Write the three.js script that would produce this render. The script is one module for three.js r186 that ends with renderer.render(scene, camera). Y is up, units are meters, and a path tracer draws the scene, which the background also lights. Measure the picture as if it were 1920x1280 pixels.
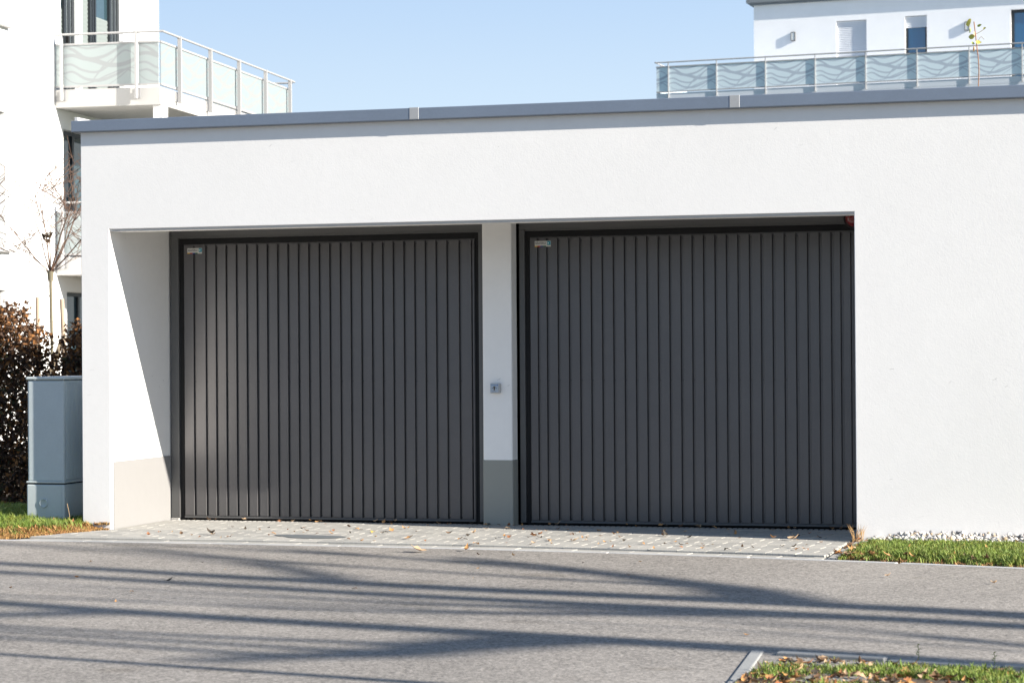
import * as THREE from 'three';
import { RoundedBoxGeometry } from 'three/addons/geometries/RoundedBoxGeometry.js';
import { mergeGeometries } from 'three/addons/utils/BufferGeometryUtils.js';

// ---------------------------------------------------------------- camera, sky, sun, exposure
const scene = new THREE.Scene();
const camera = new THREE.PerspectiveCamera(17.21, 1024 / 682, 0.1, 400);
camera.position.set(7.8426, 1.3667, 16.1317);
camera.rotation.order = 'YXZ';
camera.rotation.set(0.00468, 0.27582, -0.00695);
camera.focus = 16.9;
camera.userData.fStop = 5.6;
const SUN = new THREE.Vector3(4.35, 1.88, 1).normalize();

function makeSky() {
  const W = 512, H = 256, data = new Float32Array(W * H * 4);
  const stops = [[-90, 0.1, 0.095, 0.09], [-0.5, 0.12, 0.12, 0.115], [0.5, 0.27, 0.345, 0.42], [5, 0.28, 0.352, 0.415], [6.5, 0.262, 0.332, 0.408], [9, 0.215, 0.292, 0.395], [18, 0.165, 0.25, 0.38], [28, 0.105, 0.185, 0.315], [40, 0.048, 0.105, 0.21], [60, 0.02, 0.052, 0.12], [90, 0.012, 0.034, 0.085]];
  for (let j = 0; j < H; j++) {
    const el = (j + 0.5) / H * 180 - 90;
    let k = 0; while (k < stops.length - 2 && el > stops[k + 1][0]) k++;
    const a = stops[k], b = stops[k + 1], t = THREE.MathUtils.clamp((el - a[0]) / (b[0] - a[0]), 0, 1);
    for (let i = 0; i < W; i++) {
      const ph = ((i + 0.5) / W - 0.5) * 2 * Math.PI, ce = Math.cos(el * Math.PI / 180);
      const d = ce * Math.cos(ph) * SUN.x + Math.sin(el * Math.PI / 180) * SUN.y + ce * Math.sin(ph) * SUN.z;
      const ang = Math.acos(THREE.MathUtils.clamp(d, -1, 1));
      const glow = el > 0 ? 0.35 * Math.exp(-ang * ang / 0.08) + 0.06 * Math.exp(-ang / 0.6) : 0;
      const o = (j * W + i) * 4;
      for (let c = 0; c < 3; c++) data[o + c] = a[c + 1] + (b[c + 1] - a[c + 1]) * t + glow * [1, 0.95, 0.86][c];
      data[o + 3] = 1;
    }
  }
  const t = new THREE.DataTexture(data, W, H, THREE.RGBAFormat, THREE.FloatType);
  t.mapping = THREE.EquirectangularReflectionMapping; t.magFilter = THREE.LinearFilter; t.minFilter = THREE.LinearFilter; t.needsUpdate = true;
  return t;
}
scene.background = makeSky();
scene.environment = scene.background;
const sun = new THREE.DirectionalLight(new THREE.Color().setRGB(1, 0.925, 0.82), 5.0);
sun.position.copy(SUN).multiplyScalar(60); sun.target.position.set(0, 0, 0);
sun.castShadow = true; sun.shadow.mapSize.set(4096, 4096); sun.shadow.radius = 1;
Object.assign(sun.shadow.camera, { left: -40, right: 40, top: 40, bottom: -40, near: 1, far: 160 });
scene.add(sun, sun.target);
const renderer = new THREE.WebGLRenderer({ antialias: true });
renderer.toneMapping = THREE.LinearToneMapping;
renderer.toneMappingExposure = 2.42;
renderer.shadowMap.enabled = true;

// ---------------------------------------------------------------- helpers
function rng(seed) { let a = seed >>> 0; return () => { a = (a + 0x6D2B79F5) | 0; let t = Math.imul(a ^ (a >>> 15), 1 | a); t = (t + Math.imul(t ^ (t >>> 7), 61 | t)) ^ t; return ((t ^ (t >>> 14)) >>> 0) / 4294967296; }; }
const used = {};
function numbered(n) { const k = used[n] = (used[n] ?? -1) + 1; return k ? n + '_' + String(k).padStart(3, '0') : n; }
function tag(o, label, category, group) { o.userData.label = label; o.userData.category = category; if (group) o.userData.group = group; return o; }
function thing(name, label, category, pos = [0, 0, 0], ry = 0, group) {
  const g = new THREE.Group(); g.name = numbered(name); g.position.set(...pos); g.rotation.y = ry; scene.add(g); return tag(g, label, category, group);
}
function mesh(name, geo, mat, parent = scene) {
  if (Array.isArray(geo)) geo = mergeGeometries(geo.map((g) => { const h = g.index ? g.toNonIndexed() : g.clone(); for (const k of Object.keys(h.attributes)) if (!['position', 'normal', 'uv'].includes(k)) h.deleteAttribute(k); return h; }));
  const m = new THREE.Mesh(geo, mat); m.name = parent === scene ? numbered(name) : name; m.castShadow = m.receiveShadow = true; parent.add(m); return m;
}
function structure(o) { o.userData.kind = 'structure'; return o; }
function stuff(o) { o.userData.kind = 'stuff'; return o; }
// a box from corner to corner, uv in metres
function box(x0, x1, y0, y1, z0, z1, r = 0) {
  const w = x1 - x0, h = y1 - y0, d = z1 - z0;
  const g = r ? new RoundedBoxGeometry(w, h, d, 2, Math.min(r, w / 2.1, h / 2.1, d / 2.1)) : new THREE.BoxGeometry(w, h, d);
  g.translate((x0 + x1) / 2, (y0 + y1) / 2, (z0 + z1) / 2);
  return metreUV(g);
}
function metreUV(g) {
  const p = g.attributes.position, n = g.attributes.normal, uv = new Float32Array(p.count * 2);
  for (let i = 0; i < p.count; i++) {
    const ax = Math.abs(n.getX(i)), ay = Math.abs(n.getY(i)), az = Math.abs(n.getZ(i));
    if (ay > ax && ay > az) { uv[2 * i] = p.getX(i); uv[2 * i + 1] = p.getZ(i); }
    else if (ax > az) { uv[2 * i] = p.getZ(i); uv[2 * i + 1] = p.getY(i); }
    else { uv[2 * i] = p.getX(i); uv[2 * i + 1] = p.getY(i); }
  }
  g.setAttribute('uv', new THREE.BufferAttribute(uv, 2)); return g;
}
function tube(pts, r, seg = 6, tube_ = 8) { const c = pts.length === 2 ? new THREE.LineCurve3(...pts.map((p) => new THREE.Vector3(...p))) : new THREE.CatmullRomCurve3(pts.map((p) => new THREE.Vector3(...p))); return new THREE.TubeGeometry(c, pts.length === 2 ? 1 : seg * pts.length, r, tube_); }
function limb(a, b, r0, r1, sides = 6) {
  const d = new THREE.Vector3().subVectors(b, a), g = new THREE.CylinderGeometry(r1, r0, d.length(), sides, 1, true);
  g.applyQuaternion(new THREE.Quaternion().setFromUnitVectors(new THREE.Vector3(0, 1, 0), d.clone().normalize()));
  g.translate((a.x + b.x) / 2, (a.y + b.y) / 2, (a.z + b.z) / 2); return g;
}

// ---------------------------------------------------------------- procedural textures
function lattice(seed, n) { const r = rng(seed), a = new Float32Array(n * n); for (let i = 0; i < a.length; i++) a[i] = r(); return a; }
function noiseField(N, cells, seed) {                       // tileable value noise, N x N
  const L = lattice(seed, cells), out = new Float32Array(N * N);
  for (let y = 0; y < N; y++) {
    const fy = y / N * cells, iy = Math.floor(fy), ty = fy - iy, sy = ty * ty * (3 - 2 * ty), r0 = iy % cells * cells, r1 = (iy + 1) % cells * cells;
    for (let x = 0; x < N; x++) {
      const fx = x / N * cells, ix = Math.floor(fx), tx = fx - ix, sx = tx * tx * (3 - 2 * tx), c0 = ix % cells, c1 = (ix + 1) % cells;
      const a = L[r0 + c0] + (L[r0 + c1] - L[r0 + c0]) * sx, b = L[r1 + c0] + (L[r1 + c1] - L[r1 + c0]) * sx;
      out[y * N + x] = a + (b - a) * sy;
    }
  }
  return out;
}
function blend(N, list) { const out = new Float32Array(N * N); for (const [cells, amp, seed] of list) { const f = noiseField(N, cells, seed); for (let i = 0; i < out.length; i++) out[i] += (f[i] - 0.5) * 2 * amp; } return out; }
function tex(N, fn, repeat = 1) {
  const d = new Uint8Array(N * N * 4);
  for (let i = 0; i < N * N; i++) { const c = fn(i, i % N, Math.floor(i / N)); for (let k = 0; k < 3; k++) d[4 * i + k] = Math.max(0, Math.min(255, Math.round((Array.isArray(c) ? c[k] : c) * 255))); d[4 * i + 3] = 255; }
  const t = new THREE.DataTexture(d, N, N, THREE.RGBAFormat); t.wrapS = t.wrapT = THREE.RepeatWrapping; t.magFilter = THREE.LinearFilter; t.minFilter = THREE.LinearMipmapLinearFilter; t.generateMipmaps = true; t.repeat.set(repeat, repeat); t.needsUpdate = true; return t;
}
function canvasTex(w, h, draw) { const c = document.createElement('canvas'); c.width = w; c.height = h; draw(c.getContext('2d'), w, h); const t = new THREE.CanvasTexture(c); t.colorSpace = THREE.SRGBColorSpace; return t; }
const lin = (r, g, b) => new THREE.Color().setRGB(r, g, b);
const std = (c, roughness = 0.8, o = {}) => new THREE.MeshStandardMaterial({ color: Array.isArray(c) ? lin(...c) : c, roughness, ...o });

// plaster: fine grain with slanted trowel marks
const plasterBump = (() => {
  const N = 1024, a = blend(N, [[512, 0.5, 1], [256, 0.45, 2], [128, 0.35, 3], [40, 0.25, 4], [9, 0.3, 5]]), r = rng(7);
  for (let k = 0; k < 5200; k++) {                           // short raised and sunken strokes
    let x = r() * N, y = r() * N; const ang = 2.1 + (r() - 0.5) * 0.9, len = 4 + r() * 16, s = (r() - 0.35) * 0.9;
    for (let t = 0; t < len; t++) { const X = (Math.floor(x) + N) % N, Y = (Math.floor(y) + N) % N; a[Y * N + X] += s; a[Y * N + (X + 1) % N] += s * 0.6; x += Math.cos(ang); y += Math.sin(ang); }
  }
  return tex(N, (i) => 0.5 + a[i] * 0.16, 1 / 1.7);
})();
const plasterColor = (() => {
  const N = 1024, a = blend(N, [[5, 0.5, 11], [17, 0.3, 12], [90, 0.25, 13], [400, 0.2, 14]]), r = rng(17), specks = new Float32Array(N * N);
  for (let k = 0; k < 26; k++) { let x = r() * N, y = r() * N; const ang = 0.5 + (r() - 0.5), n = 2 + r() * 9, s = 0.1 + r() * 0.3; for (let t = 0; t < n; t++) { specks[(Math.floor(y) & 1023) * N + (Math.floor(x) & 1023)] = s; x += Math.cos(ang); y += Math.sin(ang); } }
  return tex(N, (i) => { const v = 0.95 + a[i] * 0.035 - specks[i]; return [v, v, v]; }, 1 / 3.9);
})();
const M = {};
M.plaster = std([0.825, 0.817, 0.802], 0.93, { map: plasterColor, bumpMap: plasterBump, bumpScale: 0.0012 });
M.smooth = std([0.9, 0.89, 0.87], 0.85, { map: plasterColor, bumpMap: plasterBump, bumpScale: 0.0008 });
M.plinth = std([0.25, 0.247, 0.245], 0.85, { map: plasterColor, bumpMap: plasterBump, bumpScale: 0.0012 });
M.plinthShaded = std([0.3, 0.305, 0.275], 0.85, { map: plasterColor, bumpMap: plasterBump, bumpScale: 0.0014 });  // same paint as the reveal plinth, lightened for the pillar in shade
M.bright = std([0.88, 0.88, 0.87], 0.9, { bumpMap: plasterBump, bumpScale: 0.003 });
M.rightWall = std([0.9, 0.9, 0.9], 0.92, { map: plasterColor, bumpMap: plasterBump, bumpScale: 0.002 });
M.balcony = std([0.45, 0.445, 0.435], 0.9, { bumpMap: plasterBump, bumpScale: 0.0006 });
M.concrete = std([0.42, 0.41, 0.39], 0.9, { map: plasterColor, bumpMap: plasterBump, bumpScale: 0.0015 });
const sheetDirt = (() => { const N = 512, a = blend(N, [[4, 0.4, 21], [16, 0.3, 22], [120, 0.3, 23]]); return tex(N, (i) => 0.92 + a[i] * 0.07, 1 / 1.3); })();
M.zinc = std([0.23, 0.275, 0.345], 0.48, { metalness: 0.45, map: sheetDirt });
M.zincSeam = std([0.4, 0.41, 0.42], 0.5, { metalness: 0.2, map: sheetDirt });
M.zincLight = std([0.55, 0.55, 0.54], 0.5);
M.door = new THREE.MeshPhysicalMaterial({ color: lin(0.155, 0.151, 0.154), roughness: 0.36, metalness: 0.58, map: sheetDirt });
M.frame = std([0.13, 0.13, 0.13], 0.5, { metalness: 0.5 });
M.seal = std([0.006, 0.006, 0.007], 0.8);
M.drip = std([0.5, 0.5, 0.5], 0.6);
M.darkFrame = std([0.018, 0.022, 0.026], 0.4);
M.alu = std([0.36, 0.36, 0.365], 0.5);
M.frameLight = std([0.2, 0.235, 0.25], 0.4);
M.pane = new THREE.MeshPhysicalMaterial({ color: lin(0.03, 0.06, 0.075), roughness: 0.04, metalness: 0, reflectivity: 0.8, specularIntensity: 1 });
M.skyTintGlass = M.pane.clone(); M.skyTintGlass.color = lin(0.008, 0.085, 0.19);  // blue of the mirrored sky put into the pane colour
M.blind = std([0.185, 0.215, 0.21], 0.9);
M.shutter = std([0.7, 0.72, 0.75], 0.7);
M.room = std([0.06, 0.06, 0.06], 1);

const asphalt = (() => {
  const N = 2048, a = blend(N, [[1024, 0.55, 31], [512, 0.5, 32], [300, 0.3, 33]]), b = blend(N, [[5, 0.5, 34], [14, 0.35, 35], [60, 0.2, 36]]), r = rng(37);
  const st = new Float32Array(N * N);
  for (let k = 0; k < 130000; k++) { const x = Math.floor(r() * N), y = Math.floor(r() * N), s = (r() - 0.42) * 1.1; st[y * N + x] += s; st[y * N + (x + 1) % N] += s * 0.7; if (r() < 0.5) st[(y + 1) % N * N + x] += s * 0.7; }
  const stain = new Float32Array(N * N);
  for (let k = 0; k < 70; k++) { const cx = r() * N, cy = r() * N, R0 = 6 + r() * r() * 46, s = (r() - 0.3) * 0.34, el = 0.5 + r(); for (let dy = -R0; dy <= R0; dy++) for (let dx = -R0 * 1.5; dx <= R0 * 1.5; dx++) { const q = Math.hypot(dx / 1.5 * el, dy) / R0; if (q < 1) { const X = (Math.round(cx + dx) + N) % N, Y = (Math.round(cy + dy) + N) % N; stain[Y * N + X] += s * (1 - q * q); } } }
  for (let k = 0; k < 3; k++) { let x = r() * N, y = r() * N, an = r() * 6.28; for (let t = 0; t < 1500; t++) { an += (r() - 0.5) * 0.5; x += Math.cos(an); y += Math.sin(an) * 0.6; const X = (Math.floor(x) % N + N) % N, Y = (Math.floor(y) % N + N) % N; st[Y * N + X] -= 0.35; st[Y * N + (X + 1) % N] -= 0.2; } }
  const map = tex(N, (i) => { const v = 0.23 * (1 + a[i] * 0.6 + st[i] * 0.95 + b[i] * 0.2 - stain[i]); return [v * 1.055, v * (0.975 - stain[i] * 0.1), v * (0.885 - stain[i] * 0.25)]; }, 1 / 6.1);
  const bump = tex(N, (i) => 0.5 + a[i] * 0.22 + st[i] * 0.25, 1 / 6.1);
  return std('#ffffff', 0.93, { map, bumpMap: bump, bumpScale: 0.004 });
})();
const soilTex = (() => { const N = 512, a = blend(N, [[8, 0.4, 41], [40, 0.4, 42], [160, 0.4, 43], [256, 0.4, 44]]); return tex(N, (i) => { const v = 1 + a[i] * 0.6; return [0.085 * v, 0.062 * v, 0.04 * v]; }, 1 / 1.4); })();
M.soil = std('#ffffff', 1, { map: soilTex });
M.joint = std([0.03, 0.027, 0.023], 1);
const meadowTex = (() => { const N = 512, a = blend(N, [[6, 0.4, 51], [30, 0.4, 52], [128, 0.5, 53], [256, 0.4, 54]]); return tex(N, (i) => { const v = 1 + a[i] * 0.6; return [0.055 * v, 0.085 * v, 0.024 * v]; }, 1 / 1.1); })();
M.meadow = std('#ffffff', 1, { map: meadowTex });
const paverTex = (() => { const N = 512, a = blend(N, [[256, 0.5, 61], [128, 0.4, 62], [20, 0.35, 63], [6, 0.4, 64]]); return { map: tex(N, (i) => 0.93 + a[i] * 0.09, 1 / 0.9), bump: tex(N, (i) => 0.5 + a[i] * 0.25, 1 / 0.9) }; })();
const paverMats = [[0.39, 0.38, 0.35], [0.36, 0.352, 0.328], [0.415, 0.402, 0.37], [0.33, 0.323, 0.302]].map((c) => std(c, 0.92, { map: paverTex.map, bumpMap: paverTex.bump, bumpScale: 0.002 }));

// ---------------------------------------------------------------- the ground
const roadPts = [[-60, 1.9], [-20, 1.5], [-6, 1.18], [-2, 1.1], [-0.34, 1.06], [1.1, 1.03], [2.54, 1.06], [3.69, 1.13], [5.04, 1.31], [5.98, 1.49], [7.08, 1.76], [9, 2.25], [13, 3.3], [60, 16]];
function zRoad(x) {
  let k = 0; while (k < roadPts.length - 2 && x > roadPts[k + 1][0]) k++;
  const p = (i) => roadPts[Math.max(0, Math.min(roadPts.length - 1, i))], [x0, z0] = p(k), [x1, z1] = p(k + 1), t = (x - x0) / (x1 - x0);
  const m = (i) => (p(i + 1)[1] - p(i - 1)[1]) / (p(i + 1)[0] - p(i - 1)[0] || 1), h = x1 - x0, t2 = t * t, t3 = t2 * t;
  return (2 * t3 - 3 * t2 + 1) * z0 + (t3 - 2 * t2 + t) * h * m(k) + (-2 * t3 + 3 * t2) * z1 + (t3 - t2) * h * m(k + 1);
}
// a sheet over x0..x1 between two z curves
function sheet(x0, x1, nx, za, zb, nz, y) {
  const P = [], U = [], I = [];
  for (let i = 0; i <= nx; i++) for (let j = 0; j <= nz; j++) { const x = x0 + (x1 - x0) * i / nx, z = za(x) + (zb(x) - za(x)) * j / nz; P.push(x, typeof y === 'function' ? y(x, z) : y, z); U.push(x, z); }
  for (let i = 0; i < nx; i++) for (let j = 0; j < nz; j++) { const a = i * (nz + 1) + j, b = a + nz + 1; I.push(a, a + 1, b, b, a + 1, b + 1); }
  const g = new THREE.BufferGeometry(); g.setAttribute('position', new THREE.Float32BufferAttribute(P, 3)); g.setAttribute('uv', new THREE.Float32BufferAttribute(U, 2)); g.setIndex(I); g.computeVertexNormals(); return g;
}
structure(mesh('ground', sheet(-200, 200, 4, () => -200, () => 200, 4, -0.5), M.meadow));
const wob = rng(5), wobA = noiseField(64, 8, 77);
const asphaltEdge = (x) => zRoad(x) + 0.03;
structure(mesh('asphalt_road', sheet(-60, 60, 480, asphaltEdge, () => 24, 24, (x, z) => 0.006 * Math.sin(x * 0.9 + z * 0.4) * Math.min(1, (z - asphaltEdge(x)) * 0.5) - 0.002), asphalt));

// flush concrete edging stones along the far road edge, one metre each
{
  const g = new THREE.Group(); g.name = 'road_edging'; structure(g); scene.add(g);
  const stone = new RoundedBoxGeometry(0.994, 0.2, 0.062, 2, 0.006), m = std([0.46, 0.46, 0.455], 0.9, { map: paverTex.map, bumpMap: paverTex.bump, bumpScale: 0.002 }); metreUV(stone);
  for (let k = -9; k < 12; k++) {
    const x0 = k * 0.997 + 0.3, x1 = x0 + 0.997, s = mesh('edging_stone', stone, m, g);
    s.position.set((x0 + x1) / 2, -0.1 + 0.002, (zRoad(x0) + zRoad(x1)) / 2); s.rotation.y = -Math.atan2(zRoad(x1) - zRoad(x0), x1 - x0);
  }
}

// driveway of concrete pavers
const zStep = (x) => zRoad(x) - 0.034 - 0.285;
const xLeftOf = (z) => z < 0 ? 0.004 : -0.06 - 0.42 * z;      // where the grass begins on the left
{
  const g = new THREE.Group(); g.name = 'driveway'; structure(g); scene.add(g);
  mesh('joint_sand', sheet(-0.52, 5.81, 30, (x) => x < 0 ? 0.0 : -1.9, (x) => zRoad(x) - 0.03, 8, -0.018), M.joint, g);
  const r = rng(101), L = 0.21, items = [];
  const rows = 13;
  const geoFor = (w, d) => chamferBox(w, 0.08, d, 0.0045);
  for (let row = -2; row < rows; row++) {
    const zc = (x, e) => row < 0 ? zStep(x) + 0.142 * (-row - 1 + (e ? 0 : 1)) + (row === -2 ? 0 : 0) : zStep(x) - 0.011 + (-0.98 - zStep(x)) * (row + (e ? 1 : 0)) / rows;
    let x = -0.52 - ((row & 1) ? L / 2 : 0) - r() * 0.02;
    while (x < 5.79) {
      let x0 = x, x1 = x + L; x += L;
      if (x1 > 5.765) x1 = 5.765;
      const xm = (x0 + x1) / 2, zf = zc(xm, 0), zb = zc(xm, 1), zm = (zf + zb) / 2, lx = xLeftOf(zm);
      if (x1 < lx + 0.03 || x1 - x0 < 0.03) continue;
      if (x0 < lx) x0 = lx;
      items.push({ xm: (x0 + x1) / 2, zm, w: x1 - x0 - 0.004, d: Math.abs(zf - zb) - 0.004, row, tilt: -Math.atan2(zc(x1, 0) - zc(x0, 0), x1 - x0) });
    }
  }
  items.sort((a, b) => b.zm - a.zm);
  const rest = [], cache = {};
  items.forEach((it, i) => {
    const key = it.w.toFixed(2) + '|' + it.d.toFixed(2), geo = cache[key] ??= geoFor(+it.w.toFixed(2) - 0.002, +it.d.toFixed(2) - 0.002);
    const y = (it.row < 0 ? -0.014 : 0) + (r() - 0.5) * 0.003, tx = (r() - 0.5) * 0.012, tz = (r() - 0.5) * 0.01;
    if (i < 300) { const p = mesh('paver', geo, paverMats[Math.floor(r() * 4)], g); p.position.set(it.xm, y - 0.04, it.zm); p.rotation.set(tx, it.tilt, tz); }
    else rest.push(geo.clone().applyMatrix4(new THREE.Matrix4().compose(new THREE.Vector3(it.xm, y - 0.04, it.zm), new THREE.Quaternion().setFromEuler(new THREE.Euler(tx, it.tilt, tz)), new THREE.Vector3(1, 1, 1))));
  });
  stuff(mesh('rear_pavers', rest, paverMats[1], g));
  // drain channel in front of the doors
  const bars = []; for (let x = 0.03; x < 5.8; x += 0.042) bars.push(box(x, x + 0.026, -0.03, -0.004, -1.11, -1.0));
  stuff(mesh('drain_grate', bars, M.concrete, g));
  // an edging strip along the right side
  for (let k = 0; k < 2; k++) { const s = mesh('edging_stone', metreUV(new RoundedBoxGeometry(0.062, 0.2, 0.66, 2, 0.006)), paverMats[2], g); s.position.set(5.825, -0.098, 0.35 + 0.665 * k + 0.02); }
}
function chamferBox(w, h, d, c) {
  const a = w / 2, b = d / 2, t = h / 2, P = [], N = [], U = [];
  const V = { o: [[-a, t - c, -b], [a, t - c, -b], [a, t - c, b], [-a, t - c, b]], i: [[-a + c, t, -b + c], [a - c, t, -b + c], [a - c, t, b - c], [-a + c, t, b - c]], l: [[-a, -t, -b], [a, -t, -b], [a, -t, b], [-a, -t, b]] };
  const quad = (p, q, r, s) => { for (const v of [p, q, r, p, r, s]) { P.push(...v); U.push(v[0], v[2]); } };
  quad(V.i[3], V.i[2], V.i[1], V.i[0]);
  for (let k = 0; k < 4; k++) { const n = (k + 1) % 4; quad(V.o[n], V.o[k], V.i[k], V.i[n]); quad(V.l[n], V.l[k], V.o[k], V.o[n]); }
  const g = new THREE.BufferGeometry(); g.setAttribute('position', new THREE.Float32BufferAttribute(P, 3)); g.setAttribute('uv', new THREE.Float32BufferAttribute(U, 2)); g.computeVertexNormals(); return g;
}

// an irregular dark sheet that paints a shadow patch before the left door
{
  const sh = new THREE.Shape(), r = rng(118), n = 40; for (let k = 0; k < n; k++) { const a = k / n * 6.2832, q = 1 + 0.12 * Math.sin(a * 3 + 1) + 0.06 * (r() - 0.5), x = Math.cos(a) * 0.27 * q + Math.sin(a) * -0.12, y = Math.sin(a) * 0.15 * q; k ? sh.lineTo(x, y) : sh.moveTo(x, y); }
  const g = new THREE.ShapeGeometry(sh); g.rotateX(-Math.PI / 2); const m = structure(mesh('shade_patch', g, std([0.13, 0.145, 0.155], 0.75))); m.position.set(1.8, 0.004, 0.36);
}
// raised lawn beds (soil sheets under the grass)
const lawnY = (x, z) => { const back = Math.max(0, -z - 0.6); return 0.045 - Math.min(0.36, back * 0.055) + 0.012 * Math.sin(x * 5.1) * Math.cos(z * 4.3); };
const edgeDrop = (d) => Math.min(1, Math.max(0, d / 0.12));
const leftLawnY = (x, z) => { const e = Math.min(edgeDrop(xLeftOf(Math.max(0, z)) - x), edgeDrop(zRoad(x) - 0.04 - z)); return -0.02 + (lawnY(x, z) + 0.02) * (z < 0 && x > -0.3 ? 1 : e); };
structure(mesh('lawn_bed', sheet(-24, -0.05, 90, () => -30, (x) => Math.min(zRoad(x) - 0.035, x > -0.52 ? Math.max(0, (-0.06 - x) / 0.42) : 99), 70, leftLawnY), M.soil));
const rightLawnY = (x, z) => -0.02 + 0.045 * Math.min(edgeDrop(x - 5.86), edgeDrop((zRoad(x) - 0.035 - z) * 0.7));
structure(mesh('lawn_bed', sheet(5.86, 22, 70, () => 0.02, (x) => zRoad(x) - 0.032, 16, rightLawnY), M.soil));

// near kerb, bottom right corner
const zNear = (x) => 6.05 + (x - 6.19) * 0.19;
{
  const g = new THREE.Group(); g.name = 'near_kerb'; structure(g); scene.add(g);
  const m = std([0.31, 0.315, 0.31], 0.9, { map: paverTex.map, bumpMap: paverTex.bump, bumpScale: 0.002 });
  const r = rng(66);
  for (let k = 0; k < 3; k++) { const s = mesh('kerb_stone', metreUV(new RoundedBoxGeometry(0.06, 0.24, 0.992, 2, 0.008)), m, g); s.position.set(6.157 + k * 0.072, -0.109, 6.5 + k * 0.994); s.rotation.y = 0.072; }
  for (let k = 0; k < 12; k++) { const x0 = 6.225 + k * 0.502, x1 = x0 + 0.5, s = mesh('kerb_stone', metreUV(new RoundedBoxGeometry(0.5, 0.24, 0.062, 2, 0.007)), m, g); s.position.set((x0 + x1) / 2, -0.1 - 0.008 * (k % 2) - k * 0.001, zNear((x0 + x1) / 2) + 0.03); s.rotation.y = -Math.atan(0.19) + (r() - 0.5) * 0.012; }
}
const nearLawnY = (x, z) => -0.012 + 0.008 * Math.sin(x * 7) * Math.cos(z * 6) + 0.03 * Math.min(1, Math.max(0, z - zNear(x) - 0.1));
structure(mesh('lawn_bed', sheet(6.2, 16, 60, (x) => zNear(x) + 0.055, () => 13, 40, nearLawnY), M.soil));

// ---------------------------------------------------------------- garage
const H = 2.35, W = 5.82, TOP = 3.115;
const garage = thing('garage', 'white rendered double garage with two dark grey ribbed doors and a flat metal edged roof', 'garage');
{
  // front wall with the wide opening, as one sheet of plaster 0.3 thick
  const s = new THREE.Shape([[-0.24, -0.3], [0, -0.3], [0, H], [W, H], [W, -0.3], [16, -0.3], [16, TOP], [-0.24, TOP]].map((p) => new THREE.Vector2(...p)));
  const front = new THREE.ExtrudeGeometry(s, { depth: 0.016, bevelEnabled: true, bevelThickness: 0.004, bevelSize: 0.004, bevelOffset: -0.004, bevelSegments: 2 }); front.translate(0, 0, -0.02);
  metreUV(front);
  mesh('wall', front, M.plaster, garage);
  const core = [box(-0.232, -0.004, -0.3, TOP, -6.4, -0.021), box(W + 0.006, 15.9, -0.3, TOP, -0.3, -0.021), box(W + 0.006, 6.05, -0.3, TOP, -6.4, -0.301), box(15.7, 15.9, -0.3, TOP, -6.4, -0.301), box(-0.232, 15.9, -0.3, TOP, -6.6, -6.401)];
  mesh('side_wall', core, M.smooth, garage);
  mesh('lintel', box(-0.003, W + 0.005, H - 0.016, TOP, -0.2, -0.021), M.smooth, garage);
  mesh('drip_edge', box(0.001, W - 0.001, H - 0.0155, H - 0.001, -0.0205, -0.013), M.drip, garage);
  mesh('recess_ceiling', box(-0.003, W + 0.005, 2.52, 2.6, -1.7, -0.201), M.smooth, garage);
  mesh('back_partition', box(-0.003, W + 0.005, -0.02, 2.6, -1.82, -1.72), M.seal, garage);
  mesh('roof', box(-0.23, 15.9, TOP - 0.02, TOP + 0.02, -6.5, -0.31), std([0.2, 0.2, 0.18], 1), garage);
  mesh('plinth', box(-0.003, 0.003, -0.05, 0.527, -1.115, -0.058), M.plinth, garage);
  // pillar between the doors
  const pl = mesh('pillar', box(2.762, 3.004, -0.05, 2.52, -1.115, -0.96, 0.012), M.smooth, garage);
  mesh('plinth', box(2.759, 3.007, -0.05, 0.52, -1.114, -0.957, 0.012), M.plinthShaded, pl);
  // sheet metal roof edge
  const fr = 0.006, fascia = mesh('roof_edge', [box(-0.293, 16, TOP - 0.001, TOP + 0.088, -0.3, 0.06, fr)], M.zinc, garage);
  mesh('side_edge', [box(-0.293, -0.262, TOP - 0.0, TOP + 0.121, -6.5, -0.0, 0.004), box(-0.262, 0.02, TOP + 0.021, TOP + 0.06, -6.5, -0.301)], M.zincLight, fascia);
  for (const x of [2.504, 4.937, 7.37, 9.8]) mesh('seam_cover', box(x, x + 0.074, TOP + 0.0015, TOP + 0.091, -0.305, 0.0625, 0.003), M.zincSeam, fascia);
}
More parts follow.
